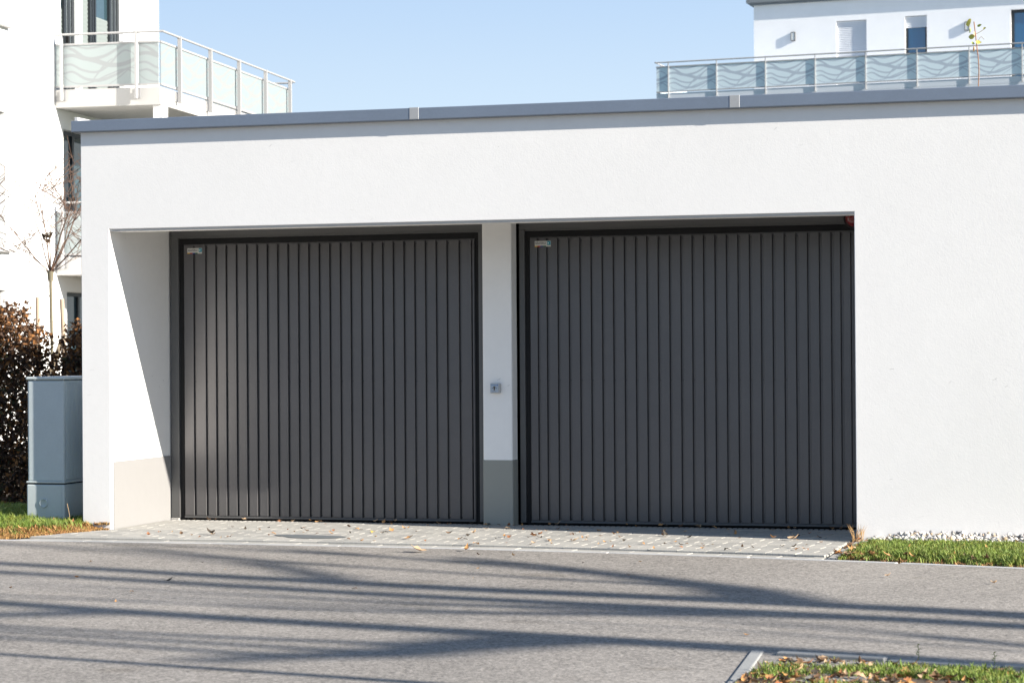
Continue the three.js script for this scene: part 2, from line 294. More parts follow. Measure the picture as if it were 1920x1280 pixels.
// doors: leaf sheet with its panels, seals, frame
const zl = -1.15;
function garageDoor(x0, x1, grooves, seed, fx0, fx1, stickerX) {
  const yb = 0.012, yt = 2.277;
  const leaf = mesh('garage_door', box(x0, x1, yb, yt, zl - 0.05, zl), M.door, garage);
  const edges = [x0, ...grooves, x1];
  for (let i = 0; i < edges.length - 1; i++) {
    const a = edges[i] + (i ? 0.01 : 0.004), b = edges[i + 1] - (i === edges.length - 2 ? 0.012 : 0.006);
    const sh = new THREE.Shape(); const c = 0.004, dp = 0.019;
    sh.moveTo(a, zl); sh.lineTo(a + c, zl + dp - 0.002); sh.lineTo(a + c + 0.002, zl + dp); sh.lineTo(b - 0.002 - 0.001, zl + dp); sh.lineTo(b - 0.001, zl + dp - 0.002); sh.lineTo(b, zl); sh.lineTo(a, zl);
    const g = new THREE.ExtrudeGeometry(sh, { depth: yt - yb - 0.034, bevelEnabled: false }); g.rotateX(Math.PI / 2); g.scale(1, 1, 1);
    // shape y became -z after the turn: mirror back
    const p = g.attributes.position; const P = [];
    for (let k = 0; k < p.count; k++) { const X = p.getX(k), Y = p.getY(k), Z = p.getZ(k); P.push([X, Y, Z]); }
    for (let k = 0; k < p.count; k++) p.setXYZ(k, P[k][0], P[k][1] + yt - 0.012, P[k][2]);
    g.computeVertexNormals(); metreUV(g);
    mesh('panel', g, M.door, leaf);
  }
  stuff(mesh('groove_shade', grooves.map((x) => box(x - 0.005, x - 0.0026, yb + 0.02, yt - 0.014, zl + 0.0005, zl + 0.007)), M.seal, leaf));  // dark strips painting the shadow line along each groove
  const riv = []; for (const x of grooves) for (const y of [0.045, 1.14, 2.245]) { const c = new THREE.SphereGeometry(0.0035, 6, 4); c.translate(x + 0.005, y, zl + 0.001); riv.push(c); }
  stuff(mesh('rivets', riv, M.seal, leaf));
  mesh('bottom_rail', box(x0 + 0.002, x1 - 0.002, yb - 0.001, yb + 0.017, zl + 0.001, zl + 0.017, 0.003), M.frame, leaf);
  const st = mesh('sticker', new THREE.PlaneGeometry(0.132, 0.046), std('#ffffff', 0.5, { map: stickerTex }), leaf); st.position.set(stickerX, 2.222, zl + 0.0205);
  const zf = -1.12, hy = yt + 0.048, out = (x, s) => x + s * 0.036;
  mesh('door_seal', [box(fx0, x0 - 0.001, 0.001, hy, zl - 0.06, zl + 0.005), box(x1 + 0.001, fx1, 0.001, hy, zl - 0.06, zl + 0.005), box(x0 - 0.001, x1 + 0.001, yt + 0.001, hy, zl - 0.06, zl + 0.006), box(x0 - 0.001, x1 + 0.001, 0.0, yb - 0.002, zl - 0.04, zl - 0.004)], M.seal, garage);
  return [fx0, fx1, hy];
}
const stickerTex = canvasTex(264, 92, (c, w, h) => {
  c.fillStyle = '#c9c8c2'; c.fillRect(0, 0, w, h);
  c.fillStyle = '#4a4d50'; c.font = 'bold 46px sans-serif'; c.textBaseline = 'middle'; c.textAlign = 'left'; c.save(); c.translate(10, 36); c.scale(0.78, 1); c.fillText('KÄUFERLE', 0, 0); c.restore();
  c.fillStyle = '#1f8fa6'; c.fillRect(204, 6, 56, 60); c.fillStyle = '#d9e6e6'; c.fillRect(214, 26, 26, 20); c.fillStyle = '#1f8fa6'; c.beginPath(); c.moveTo(240, 26); c.lineTo(226, 36); c.lineTo(240, 46); c.fill();
  [['#e0b01a', 0], ['#b3261e', 46], ['#1d3f8c', 92], ['#1f6b45', 138]].forEach(([k, x]) => { c.fillStyle = k; c.fillRect(x, 76, 46, 16); });
});
{
  const gl = [0.219, 0.3265]; for (let k = 1; k <= 23; k++) gl.push(0.3265 + k * (2.4206 - 0.3265) / 23); gl.push(2.524, 2.628);
  garageDoor(0.12, 2.647, gl, 1, 0.085, 2.683, 0.228);
  const gr = [3.176, 3.2505]; for (let k = 1; k <= 25; k++) gr.push(3.2505 + k * (5.5035 - 3.2505) / 25); gr.push(5.577, 5.654);
  garageDoor(3.103, 5.71, gr, 2, 3.068, 5.745, 3.216);
  const zf = -1.115, hy = 2.325;
  const fr = (x0, x1, px0, px1) => {
    mesh('door_frame', [box(px0, x0, 0.012, hy + 0.012, zf - 0.06, zf - 0.006, 0.002), box(x1, px1, 0.012, hy + 0.012, zf - 0.06, zf - 0.006, 0.002), box(px0, px1, hy + 0.014, 2.519, zf - 0.055, zf - 0.008), box(px0 + 0.05, px1 - 0.05, hy + 0.001, hy + 0.0125, zf - 0.05, zf - 0.004)], M.frame, garage);
  };
  fr(0.084, 2.684, 0.012, 2.755); fr(3.067, 5.746, 3.022, 5.815);
  mesh('frame_foot', box(0.005, 0.075, -0.05, 0.011, -1.17, -1.118, 0.004), M.concrete, garage);
}

// key switch on the pillar
{
  const t = thing('key_switch', 'small square grey key switch fixed to the white pillar between the garage doors', 'key switch', [2.875, 1.083, -0.96]);
  mesh('housing', box(-0.039, 0.039, -0.038, 0.038, 0.001, 0.045, 0.006), std([0.42, 0.44, 0.45], 0.6), t);
  const face = canvasTex(128, 128, (c) => {
    c.fillStyle = '#a9b4c0'; c.fillRect(0, 0, 128, 128); c.fillStyle = '#1760a8'; c.font = 'bold 21px sans-serif'; c.textAlign = 'center'; c.save(); c.translate(56, 24); c.scale(0.82, 1); c.fillText('KÄUFERLE', 0, 0); c.restore(); c.fillRect(104, 8, 16, 18);
    c.strokeStyle = '#56606a'; c.lineWidth = 3; c.beginPath(); c.arc(64, 66, 30, -2.3, -0.85); c.stroke(); c.fillStyle = '#6c7884'; c.fillRect(26, 112, 70, 7);
  });
  const f = mesh('face_plate', new THREE.PlaneGeometry(0.064, 0.066), std('#ffffff', 0.45, { map: face }), t); f.position.set(-0.004, 0, 0.0465);
  const cyl = new THREE.CylinderGeometry(0.0075, 0.0075, 0.006, 20); cyl.rotateX(Math.PI / 2); cyl.translate(-0.004, 0.006, 0.049);
  mesh('lock_cylinder', [cyl, box(-0.0085, 0.0005, -0.017, 0.004, 0.0468, 0.0515, 0.002)], std([0.12, 0.1, 0.07], 0.4, { metalness: 0.6 }), t);
  for (const x of [-0.02, 0.012]) { const s = new THREE.CylinderGeometry(0.0032, 0.0032, 0.003, 12); s.rotateX(Math.PI / 2); s.translate(x, 0, 0.048); mesh('screw', s, std([0.08, 0.08, 0.08], 0.5), t); }
}
// red warning light in the upper right corner
{
  const t = thing('warning_light', 'dark red round warning light in the upper corner beside the right garage door', 'warning light', [5.703, 2.362, -0.96]);
  const dome = new THREE.LatheGeometry([[0, 0.075], [0.026, 0.071], [0.05, 0.055], [0.066, 0.03], [0.072, 0], [0.072, -0.01]].map((p) => new THREE.Vector2(...p)), 32); dome.rotateX(Math.PI / 2);
  mesh('lens', dome, new THREE.MeshPhysicalMaterial({ color: lin(0.16, 0.006, 0.008), roughness: 0.2, clearcoat: 0.6 }), t);
  const ring = new THREE.LatheGeometry([[0.0, -0.04], [0.085, -0.04], [0.086, -0.012], [0.08, -0.004], [0.071, -0.003]].map((p) => new THREE.Vector2(...p)), 32); ring.rotateX(Math.PI / 2);
  mesh('base_ring', ring, M.seal, t);
  mesh('bracket', box(-0.02, 0.07, -0.03, 0.03, -0.1, -0.041, 0.004), M.frame, t);
}

// ---------------------------------------------------------------- utility cabinet
{
  const t = thing('utility_cabinet', 'blue grey plastic utility cabinet standing on the grass at the left corner of the garage', 'utility cabinet', [0, 0, 0]);
  const m = std([0.5, 0.565, 0.58], 0.5, { map: sheetDirt }), m2 = std([0.53, 0.585, 0.59], 0.55, { map: sheetDirt });
  const x0 = -0.785, x1 = -0.452, z0 = -0.87, z1 = -0.107;
  const body = mesh('body', box(x0 + 0.006, x1 - 0.006, 0.36, 1.168, z0 + 0.006, z1 - 0.006, 0.018), m, t);
  const ribs = []; for (let z = z0 + 0.05; z < z1 - 0.04; z += 0.026) ribs.push(box(x1 - 0.008, x1 - 0.001, 0.385, 1.15, z, z + 0.012, 0.002));
  mesh('ribbed_door', ribs, m, t);
  mesh('lid', box(x0 - 0.003, x1 + 0.004, 1.171, 1.196, z0 - 0.003, z1 + 0.004, 0.011), m2, t);
  mesh('joint', box(x0 + 0.012, x1 - 0.012, 0.34, 0.362, z0 + 0.012, z1 - 0.012), M.seal, t);
  mesh('flange', box(x0 - 0.002, x1 + 0.002, 0.351, 0.366, z0 - 0.002, z1 + 0.002, 0.004), m2, t);
  const base = mesh('base', box(x0, x1, -0.1, 0.34, z0, z1, 0.012), m2, t);
  const d = new THREE.LatheGeometry([[0, 0.002], [0.025, 0.002], [0.028, 0.009], [0.034, 0.011], [0.038, 0.006], [0.039, 0]].map((p) => new THREE.Vector2(...p)), 28); d.rotateX(Math.PI / 2); d.translate(-0.633, 0.192, z1 - 0.0005);
  mesh('round_cap', d, m, base);
  mesh('corner_post', box(x1 - 0.03, x1 - 0.024, -0.05, 0.33, z1 + 0.0005, z1 + 0.002), m, base);
}

// ---------------------------------------------------------------- windows
// a window in a wall of its own frame: local x right, y up, z out; origin lower left
function windowIn(parent, w, h, bars, o = {}) {
  if (o.panes) {
    const xs = [0, ...o.panes.flat(), w], g = [box(0, w, 0, 0.07, -0.07, 0), box(0, w, h - 0.07, h, -0.07, 0)], light = [];
    for (let i = 0; i < xs.length; i += 2) { const a = xs[i], d = xs[i + 1] - a; if (d < 0.02) continue; for (let k = 0; k < 3; k++) { g.push(box(a + d * k / 3, a + d * (k + 0.72) / 3, 0.07, h - 0.07, -0.07, 0.012 * (k + 1))); light.push(box(a + d * (k + 0.74) / 3, a + d * (k + 0.98) / 3, 0.07, h - 0.07, -0.06, 0.004 + 0.01 * k)); } }
    const f = mesh('window', g, M.darkFrame, parent); mesh('frame_strip', light, M.frameLight, f);
    o.panes.forEach(([a, b2], i) => { mesh('pane', box(a, b2, 0.07, h - 0.07, -0.055, -0.045), M.pane, f); mesh('blind', pleated(a + 0.01, b2 - 0.01, 0.07, 0.07 + (h - 0.14) * o.blind[i], -0.04), M.blind, f); mesh('handle', box(b2 + 0.06, b2 + 0.1, h * 0.42, h * 0.42 + 0.15, 0.012, 0.07, 0.008), M.seal, f); });
    return f;
  }
  const fw = o.fw ?? 0.07, g = [box(0, fw, 0, h, -0.07, 0), box(w - fw, w, 0, h, -0.07, 0), box(fw, w - fw, 0, fw, -0.07, 0), box(fw, w - fw, h - fw, h, -0.07, 0)];
  for (const b of bars) g.push(box(b - fw * 0.6, b + fw * 0.6, fw, h - fw, -0.07, 0.004));
  const f = mesh('window', g, M.darkFrame, parent);
  const xs = [fw, ...bars.flatMap((b) => [b - fw * 0.6, b + fw * 0.6]), w - fw];
  for (let i = 0; i < xs.length; i += 2) {
    mesh('pane', box(xs[i], xs[i + 1], fw, h - fw, -0.045, -0.035), o.glass ?? M.pane, f);
    if (o.blind) mesh('blind', pleated(xs[i] + 0.01, xs[i + 1] - 0.01, fw, fw + (h - 2 * fw) * o.blind[i / 2 % o.blind.length], -0.03), M.blind, f);
    if (o.handle) mesh('handle', box(xs[i + 1] + 0.01, xs[i + 1] + 0.035, h * 0.42, h * 0.42 + 0.14, 0.0, 0.05, 0.006), M.seal, f);
  }
  return f;
}
function pleated(x0, x1, y0, y1, z) { const n = Math.max(4, Math.round((y1 - y0) / 0.04)), s = []; for (let i = 0; i <= n; i++) s.push(new THREE.Vector2(i % 2 ? 0.006 : 0, y0 + (y1 - y0) * i / n)); const g = new THREE.PlaneGeometry(x1 - x0, y1 - y0, 1, n); g.translate((x0 + x1) / 2, (y0 + y1) / 2, z); const p = g.attributes.position; for (let i = 0; i < p.count; i++) { const k = Math.round((p.getY(i) - y0) / (y1 - y0) * n); p.setZ(i, z + (k % 2 ? 0.012 : 0)); } g.computeVertexNormals(); return g.toNonIndexed(); }

// printed wave pattern of the balcony glass
const wavePrint = (ground, ink) => canvasTex(1024, 512, (c, w, h) => {
  c.fillStyle = ground; c.fillRect(0, 0, w, h); c.fillStyle = ink;
  const ribbon = (pts, t0, t1, t2 = t0) => {                     // tapered ribbon along a spline, points in 0..1
    const cv = new THREE.CatmullRomCurve3(pts.map((p) => new THREE.Vector3(p[0] * w, p[1] * h, 0))), n = 60, up = [], dn = [];
    for (let i = 0; i <= n; i++) { const t = i / n, p = cv.getPoint(t), d = cv.getTangent(t), th = (t < 0.5 ? t0 + (t1 - t0) * t * 2 : t1 + (t2 - t1) * (t - 0.5) * 2) * h / 2; up.push([p.x - d.y * th, p.y + d.x * th]); dn.push([p.x + d.y * th, p.y - d.x * th]); }
    c.beginPath(); up.concat(dn.reverse()).forEach((p, i) => i ? c.lineTo(...p) : c.moveTo(...p)); c.fill();
  };
  ribbon([[-0.05, 0.02], [0.12, 0.12], [0.28, 0.33], [0.42, 0.4], [0.62, 0.52], [0.82, 0.5], [1.05, 0.3]], 0.05, 0.12, 0.09);
  ribbon([[-0.05, 0.3], [0.12, 0.26], [0.3, 0.36], [0.55, 0.3], [0.8, 0.05], [1.0, -0.1]], 0.09, 0.08, 0.05);
  ribbon([[-0.02, 0.5], [0.1, 0.48], [0.25, 0.62], [0.45, 0.68], [0.62, 0.5], [0.72, 0.3], [0.82, 0.18], [0.92, 0.24], [1.02, 0.5]], 0.05, 0.06, 0.02);
  ribbon([[0.0, 0.7], [0.12, 0.66], [0.3, 0.84], [0.5, 0.88], [0.7, 0.76], [0.9, 0.6], [1.05, 0.7]], 0.04, 0.08, 0.02);
  ribbon([[-0.02, 0.72], [0.1, 0.9], [0.25, 0.96], [0.42, 0.9], [0.6, 0.76], [0.85, 0.64], [1.05, 0.9]], 0.02, 0.04, 0.03);
  ribbon([[0.36, 0.95], [0.46, 0.72], [0.56, 0.5], [0.66, 0.36]], 0.02, 0.05, 0.02);
  ribbon([[0.1, 0.0], [0.3, 0.1], [0.5, 0.06], [0.7, -0.05]], 0.03, 0.06, 0.02);
  ribbon([[0.6, 1.0], [0.75, 0.82], [0.9, 0.6], [1.0, 0.5]], 0.015, 0.03, 0.01);
});
const waveTex = wavePrint('#dbe9f0', '#b6c2cf'), paleTex = wavePrint('#dceaec', '#cfd6d9');
M.waveGlass = new THREE.MeshPhysicalMaterial({ color: 0xffffff, map: waveTex, roughness: 0.4, transmission: 0.12, thickness: 0, ior: 1.45 });
M.paleGlass = M.waveGlass.clone(); M.paleGlass.color = lin(0.49, 0.49, 0.49); M.paleGlass.map = paleTex; M.sideGlass = M.paleGlass.clone(); M.sideGlass.map = wavePrint('#d2e4e8', '#dcdfe0'); M.sideGlass.color = lin(0.43, 0.43, 0.43);
function glassPanel(w, h) { const g = new THREE.BoxGeometry(w, h, 0.012); return g; }
// a railing in the plane z = 0 from x = 0 to x = len; y measured from slab top; posts at xs
function railing(parent, len, xs, o, place) {
  const put = (m) => { m.applyMatrix4(place); return m; };
  const za = o.za ?? 0.05, zb = o.zb ?? 0.12;
  for (const x of xs) put(mesh('post', [box(x - o.pw, x + o.pw, o.y0, o.rail + 0.02, za, zb, 0.004), ...(o.slim ? [] : [box(x - 0.035, x + 0.055, o.y0 + 0.02, o.y0 + 0.2, 0.005, 0.024)]), box(x - 0.012, x + 0.012, o.y0 + 0.05, o.y0 + 0.16, 0.001, za), box(x - 0.01, x + 0.01, o.p1 - 0.02, o.p1, 0.007, za), box(x - 0.01, x + 0.01, o.p0, o.p0 + 0.02, 0.007, za)], M.alu, parent));
  put(mesh('handrail', tube([[o.x0 ?? -0.02, o.rail, (za + zb) / 2], [len + (o.xe ?? 0.1), o.rail, (za + zb) / 2]], 0.021), M.alu, parent));
  put(mesh('panel_rail', [box(0, len, o.p1 - 0.012, o.p1 + 0.02, -0.02, 0.02), box(0, len, o.p0 - 0.03, o.p0 + 0.005, -0.02, 0.02)], M.alu, parent));
  let edges = [0, ...xs.filter((x) => x > 0.05 && x < len - 0.05), len];
  for (let i = 0; i < edges.length - 1; i++) {
    const a = edges[i] + 0.008, b = edges[i + 1] - 0.008, pitch = o.pitch, g = glassPanel(b - a, o.p1 - o.p0), uv = g.attributes.uv, p = g.attributes.position, off = i === 0 ? 1 - (b - a) / pitch : 0;
    for (let k = 0; k < uv.count; k++) uv.setX(k, Math.min(1, Math.max(0, off + (p.getX(k) + (b - a) / 2) / pitch)));
    g.translate((a + b) / 2, (o.p0 + o.p1) / 2, 0);
    put(mesh('glass_panel', g, o.glass ?? M.paleGlass, parent));
  }
}
const I4 = new THREE.Matrix4();

// ---------------------------------------------------------------- apartment building on the left
{
  const b = thing('apartment_building', 'bright white apartment building behind the hedge with wave patterned glass balconies', 'apartment building', [-10.8165, 0, -20.1374], 4 * Math.PI / 180);
  // east wall in the plane x = 0: shape drawn with u = -z, v = y
  const s = new THREE.Shape([[-14, -0.4], [5.16, -0.4], [5.16, 11.6], [-14, 11.6]].map((p) => new THREE.Vector2(...p)));
  const open = [[0.25, 1.1, 6.1, 8.25], [1.24, 3.27, 6.1, 8.25], [0.34, 3.27, 3.15, 5.41], [0.46, 3.27, 0.15, 2.5], [-3.7, -2.11, 3.15, 5.46], [-3.7, -2.11, 0.15, 2.47], [-3.7, -2.11, 6.93, 8.9], [0.3, 3.2, 9.1, 11.0], [-8.2, -6.6, 3.15, 5.46], [-8.2, -6.6, 6.93, 8.9]];
  for (const [u0, u1, v0, v1] of open) s.holes.push(new THREE.Path([[u0, v0], [u0, v1], [u1, v1], [u1, v0]].map((p) => new THREE.Vector2(...p))));
  const wg = new THREE.ExtrudeGeometry(s, { depth: 0.24, bevelEnabled: false }); wg.rotateY(Math.PI / 2); wg.translate(-0.24, 0, 0); metreUV(wg);
  mesh('wall', wg, M.bright, b);
  mesh('inner_block', [box(-9, -0.9, -0.4, 11.5, -5.1, 13.9), box(-0.9, -0.241, -0.4, 11.5, -5.1, -4.9)], M.bright, b);
  mesh('rear_wall', box(-9, -0.001, -0.4, 11.6, -5.16, -5.101), M.bright, b);
  mesh('roof', box(-9.1, 0.12, 11.601, 11.8, -5.3, 14), M.zinc, b);
  const winMats = (u0, u1, v0, v1, bars, o) => { const f = windowIn(b, u1 - u0, v1 - v0, bars, o); f.rotation.y = Math.PI / 2; f.position.set(-0.11, v0, -u0); };
  winMats(0.25, 1.1, 6.1, 8.25, [], { blind: [0.72], panes: [[0.02, 0.4]] });
  winMats(1.24, 3.27, 6.1, 8.25, [], { blind: [1, 0.76], panes: [[0.02, 0.62], [0.88, 1.58]] });
  winMats(0.34, 3.27, 3.15, 5.41, [0.7, 1.8], { handle: true });
  winMats(0.46, 3.27, 0.15, 2.5, [0.8, 1.9], {});
  for (const [u0, u1, v0, v1] of open.slice(4)) winMats(u0, u1, v0, v1, [0.8], { blind: [0.5] });
  for (const v of [3.15, 6.93]) for (const u of [-3.7, -8.2]) mesh('window_sill', box(-0.1, 0.1, v - 0.05, v - 0.005, -u - 1.59 - 0.13, -u + 0.1, 0.004), M.alu, b);
  for (const y of [0, -2.97]) {
    const bal = mesh('balcony', box(0.002, 1.97, 5.75 + y, 6.07 + y, -7.7, 0, 0.01), M.balcony, b);
    railing(bal, 1.95, [0.155, 1.556], { y0: 5.86 + y, p0: 6.13 + y, p1: 6.86 + y, rail: 7.03 + y, pitch: 1.4, pw: 0.02, x0: 0.03, xe: 0.12 }, I4);
    const side = new THREE.Matrix4().makeRotationY(Math.PI / 2).setPosition(1.965, 0, -0.02);
    railing(bal, 7.52, [0.75, 2.39, 4.04, 5.685, 7.31], { y0: 5.86 + y, p0: 6.13 + y, p1: 6.86 + y, rail: 7.03 + y, glass: M.sideGlass, pitch: 1.645, pw: 0.02, x0: -0.12, xe: 0.1 }, side);
    const back = new THREE.Matrix4().makeRotationY(Math.PI).setPosition(1.95, 0, -7.68);
    railing(bal, 1.9, [0.4, 1.7], { y0: 5.86 + y, p0: 6.13 + y, p1: 6.86 + y, rail: 7.03 + y, pitch: 1.4, pw: 0.02 }, back);
    mesh('corner_column', box(1.81, 1.985, 5.749 + y - 2.6, 5.749 + y, -0.33, -0.06, 0.006), M.bright, bal);
  }
}

// ---------------------------------------------------------------- building on the right with the roof terrace
let rightRoot;
{
  const b = rightRoot = thing('terrace_building', 'white building behind the garage roof with a long glass terrace railing', 'building', [-6.4253, 0, -50.4649], -4.9 * Math.PI / 180);
  const s = new THREE.Shape([[2.26, 8.9], [18, 8.9], [18, 12.1], [2.26, 12.1]].map((p) => new THREE.Vector2(...p)));
  const holes = [[4.86, 5.79, 8.98, 11.43], [6.97, 7.63, 10.28, 11.46], [10.13, 11.6, 8.98, 11.47]];
  for (const [x0, x1, y0, y1] of holes) s.holes.push(new THREE.Path([[x0, y0], [x0, y1], [x1, y1], [x1, y0]].map((p) => new THREE.Vector2(...p))));
  const wg = new THREE.ExtrudeGeometry(s, { depth: 0.25, bevelEnabled: false }); wg.translate(0, 0, -3.25); metreUV(wg);
  mesh('penthouse_wall', wg, M.rightWall, b);
  mesh('penthouse_side', [box(2.26, 2.5, 8.9, 12.1, -12, -3.251), box(2.5, 18, 8.9, 12.1, -4.4, -4.2)], M.rightWall, b);
  mesh('lower_wall', box(0.05, 18, -0.4, 8.6, -13, -0.06), M.rightWall, b);
  const terrace = mesh('terrace', [box(0, 18, 8.6, 8.93, -13, -0.005), box(0, 18, 8.935, 9.12, -0.06, -0.005)], std([0.6, 0.64, 0.7], 0.5), b);
  const xs = []; for (let k = 0; k < 12; k++) xs.push(0.387 + 1.4985 * k);
  railing(terrace, 18, xs, { y0: 8.94, p0: 9.175, p1: 9.915, rail: 10.05, pw: 0.014, za: 0.012, zb: 0.046, slim: true, glass: M.waveGlass, pitch: 1.4985, x0: -0.02 }, I4);
  railing(terrace, 3.2, [1.2, 2.7], { y0: 8.94, p0: 9.175, p1: 9.915, rail: 10.05, pw: 0.014, za: 0.012, zb: 0.046, slim: true, glass: M.waveGlass, pitch: 1.4985 }, new THREE.Matrix4().makeRotationY(-Math.PI / 2).setPosition(0.02, 0, -3.22));
  // eaves
  const eave = mesh('roof', [box(2.06, 18.2, 12.12, 12.3, -12.2, -2.82, 0.02), box(2.16, 18, 12.06, 12.121, -12, -2.9)], std([0.2, 0.22, 0.24], 0.6), b);
  const br = []; for (let x = 2.9; x < 18; x += 0.76) br.push(box(x, x + 0.03, 12.045, 12.06, -2.92, -2.85)); mesh('gutter_bracket', br, M.alu, eave);
  // closed shutter
  const slats = (x0, x1, y0, y1) => { const g = []; for (let y = y0; y < y1 - 0.02; y += 0.055) { const b2 = box(x0, x1, 0, 0.05, -0.006, 0.006, 0.004); b2.rotateX(-0.32); b2.translate(0, y, 0); g.push(b2); } g.push(box(x0, x1, y0, y1, -0.04, -0.022)); return g; };
  let f = mesh('window', [box(4.86, 5.79, 8.98, 9.0, -3.2, -3.07), box(4.87, 5.78, 9.0, 11.42, -3.2, -3.09)], M.alu, b);
  let sh = stuff(mesh('roller_shutter', slats(4.865, 5.785, 9.0, 11.42), M.shutter, f)); sh.position.z = -3.068;
  f = windowIn(b, 0.66, 1.18, [], { fw: 0.065, glass: M.skyTintGlass }); f.position.set(6.97, 10.28, -3.1);
  sh = stuff(mesh('roller_shutter', slats(0.005, 0.655, 0.83, 1.17), M.shutter, f)); sh.position.z = 0.03;
  f = windowIn(b, 1.47, 2.49, [0.95], { fw: 0.09, glass: M.skyTintGlass }); f.position.set(10.13, 8.98, -3.1);
}
// two lamps on that wall
{
  const q = new THREE.Matrix4().makeRotationY(-4.9 * Math.PI / 180).setPosition(-6.4253, 0, -50.4649);
  const lampAt = (x, y, label) => {
    const p = new THREE.Vector3(x, y, -3).applyMatrix4(q), t = thing('wall_lamp', label, 'wall lamp', p.toArray(), -4.9 * Math.PI / 180, 'box lamps on the white penthouse wall');
    mesh('housing', [box(-0.065, -0.05, -0.135, 0.135, 0, 0.07), box(0.05, 0.065, -0.135, 0.135, 0, 0.07), box(-0.05, 0.05, 0.12, 0.135, 0, 0.07), box(-0.05, 0.05, -0.135, -0.12, 0, 0.07)], std([0.06, 0.06, 0.06], 0.5), t);
    mesh('diffuser', box(-0.0495, 0.0495, -0.1195, 0.1195, 0.002, 0.062), std([0.7, 0.71, 0.68], 0.6), t);
  };
  lampAt(3.51, 11.03, 'small box wall lamp left of the closed roller shutter');
  lampAt(8.84, 11.045, 'small box wall lamp right of the half shuttered window');
}

// ---------------------------------------------------------------- plants
function leafGeo(len, wid, curl, cup, lobes = 0) {               // a dead or living leaf in the xz plane, tip to +x
  const n = 8, P = [], I = [];
  for (let i = 0; i <= n; i++) {
    const t = i / n, x = (t - 0.5) * len; let w = wid / 2 * Math.sin(Math.PI * Math.pow(t, 0.8)) * (1 + (lobes ? 0.42 * Math.cos(t * Math.PI * 2 * lobes) : 0)); w = Math.max(w, 0.001);
    const y = curl * (t - 0.4) * (t - 0.4) * len, c = cup * w;
    P.push(x, y + c, -w, x, y, 0, x, y + c * 0.8, w);
  }
  for (let i = 0; i < n; i++) for (let j = 0; j < 2; j++) { const a = i * 3 + j; I.push(a, a + 1, a + 3, a + 3, a + 1, a + 4); }
  const g = new THREE.BufferGeometry(); g.setAttribute('position', new THREE.Float32BufferAttribute(P, 3)); g.setIndex(I); g.setAttribute('uv', new THREE.Float32BufferAttribute(P.filter((_, i) => i % 3 !== 1), 2)); g.computeVertexNormals(); return g;
}
const leafMat = (c) => new THREE.MeshPhysicalMaterial({ color: lin(...c), roughness: 0.85, transmission: 0.15, thickness: 0, side: THREE.DoubleSide });

// bare trees
function branchOut(list, a, dir, len, r, depth, rand, o) {
  const steps = o.steps ?? 3; let p = a.clone(), d = dir.clone().normalize(), rr = r;
  for (let i = 0; i < steps; i++) {
    const nd = d.clone().add(new THREE.Vector3((rand() - 0.5) * o.bend, o.up * 0.3 + (rand() - 0.5) * o.bend * 0.5, (rand() - 0.5) * o.bend)).normalize();
    const q = p.clone().addScaledVector(nd, len / steps), r1 = Math.max(o.minR, rr * (i === steps - 1 ? 0.55 : 0.84));
    list.push(limb(p, q, rr, r1, depth > 1 ? 7 : 4)); p = q; d = nd; rr = r1;
    if (depth > 0 && (i > 0 || depth < o.depth)) for (let k = 0; k < o.forks; k++) if (rand() < 0.8) {
      const side = new THREE.Vector3(rand() - 0.5, 0, rand() - 0.5).normalize(), bd = d.clone().multiplyScalar(1 - o.spread).addScaledVector(side, o.spread);
      branchOut(list, p, bd, len * (0.45 + rand() * 0.25), rr * 0.6, depth - 1, rand, o);
    }
  }
}
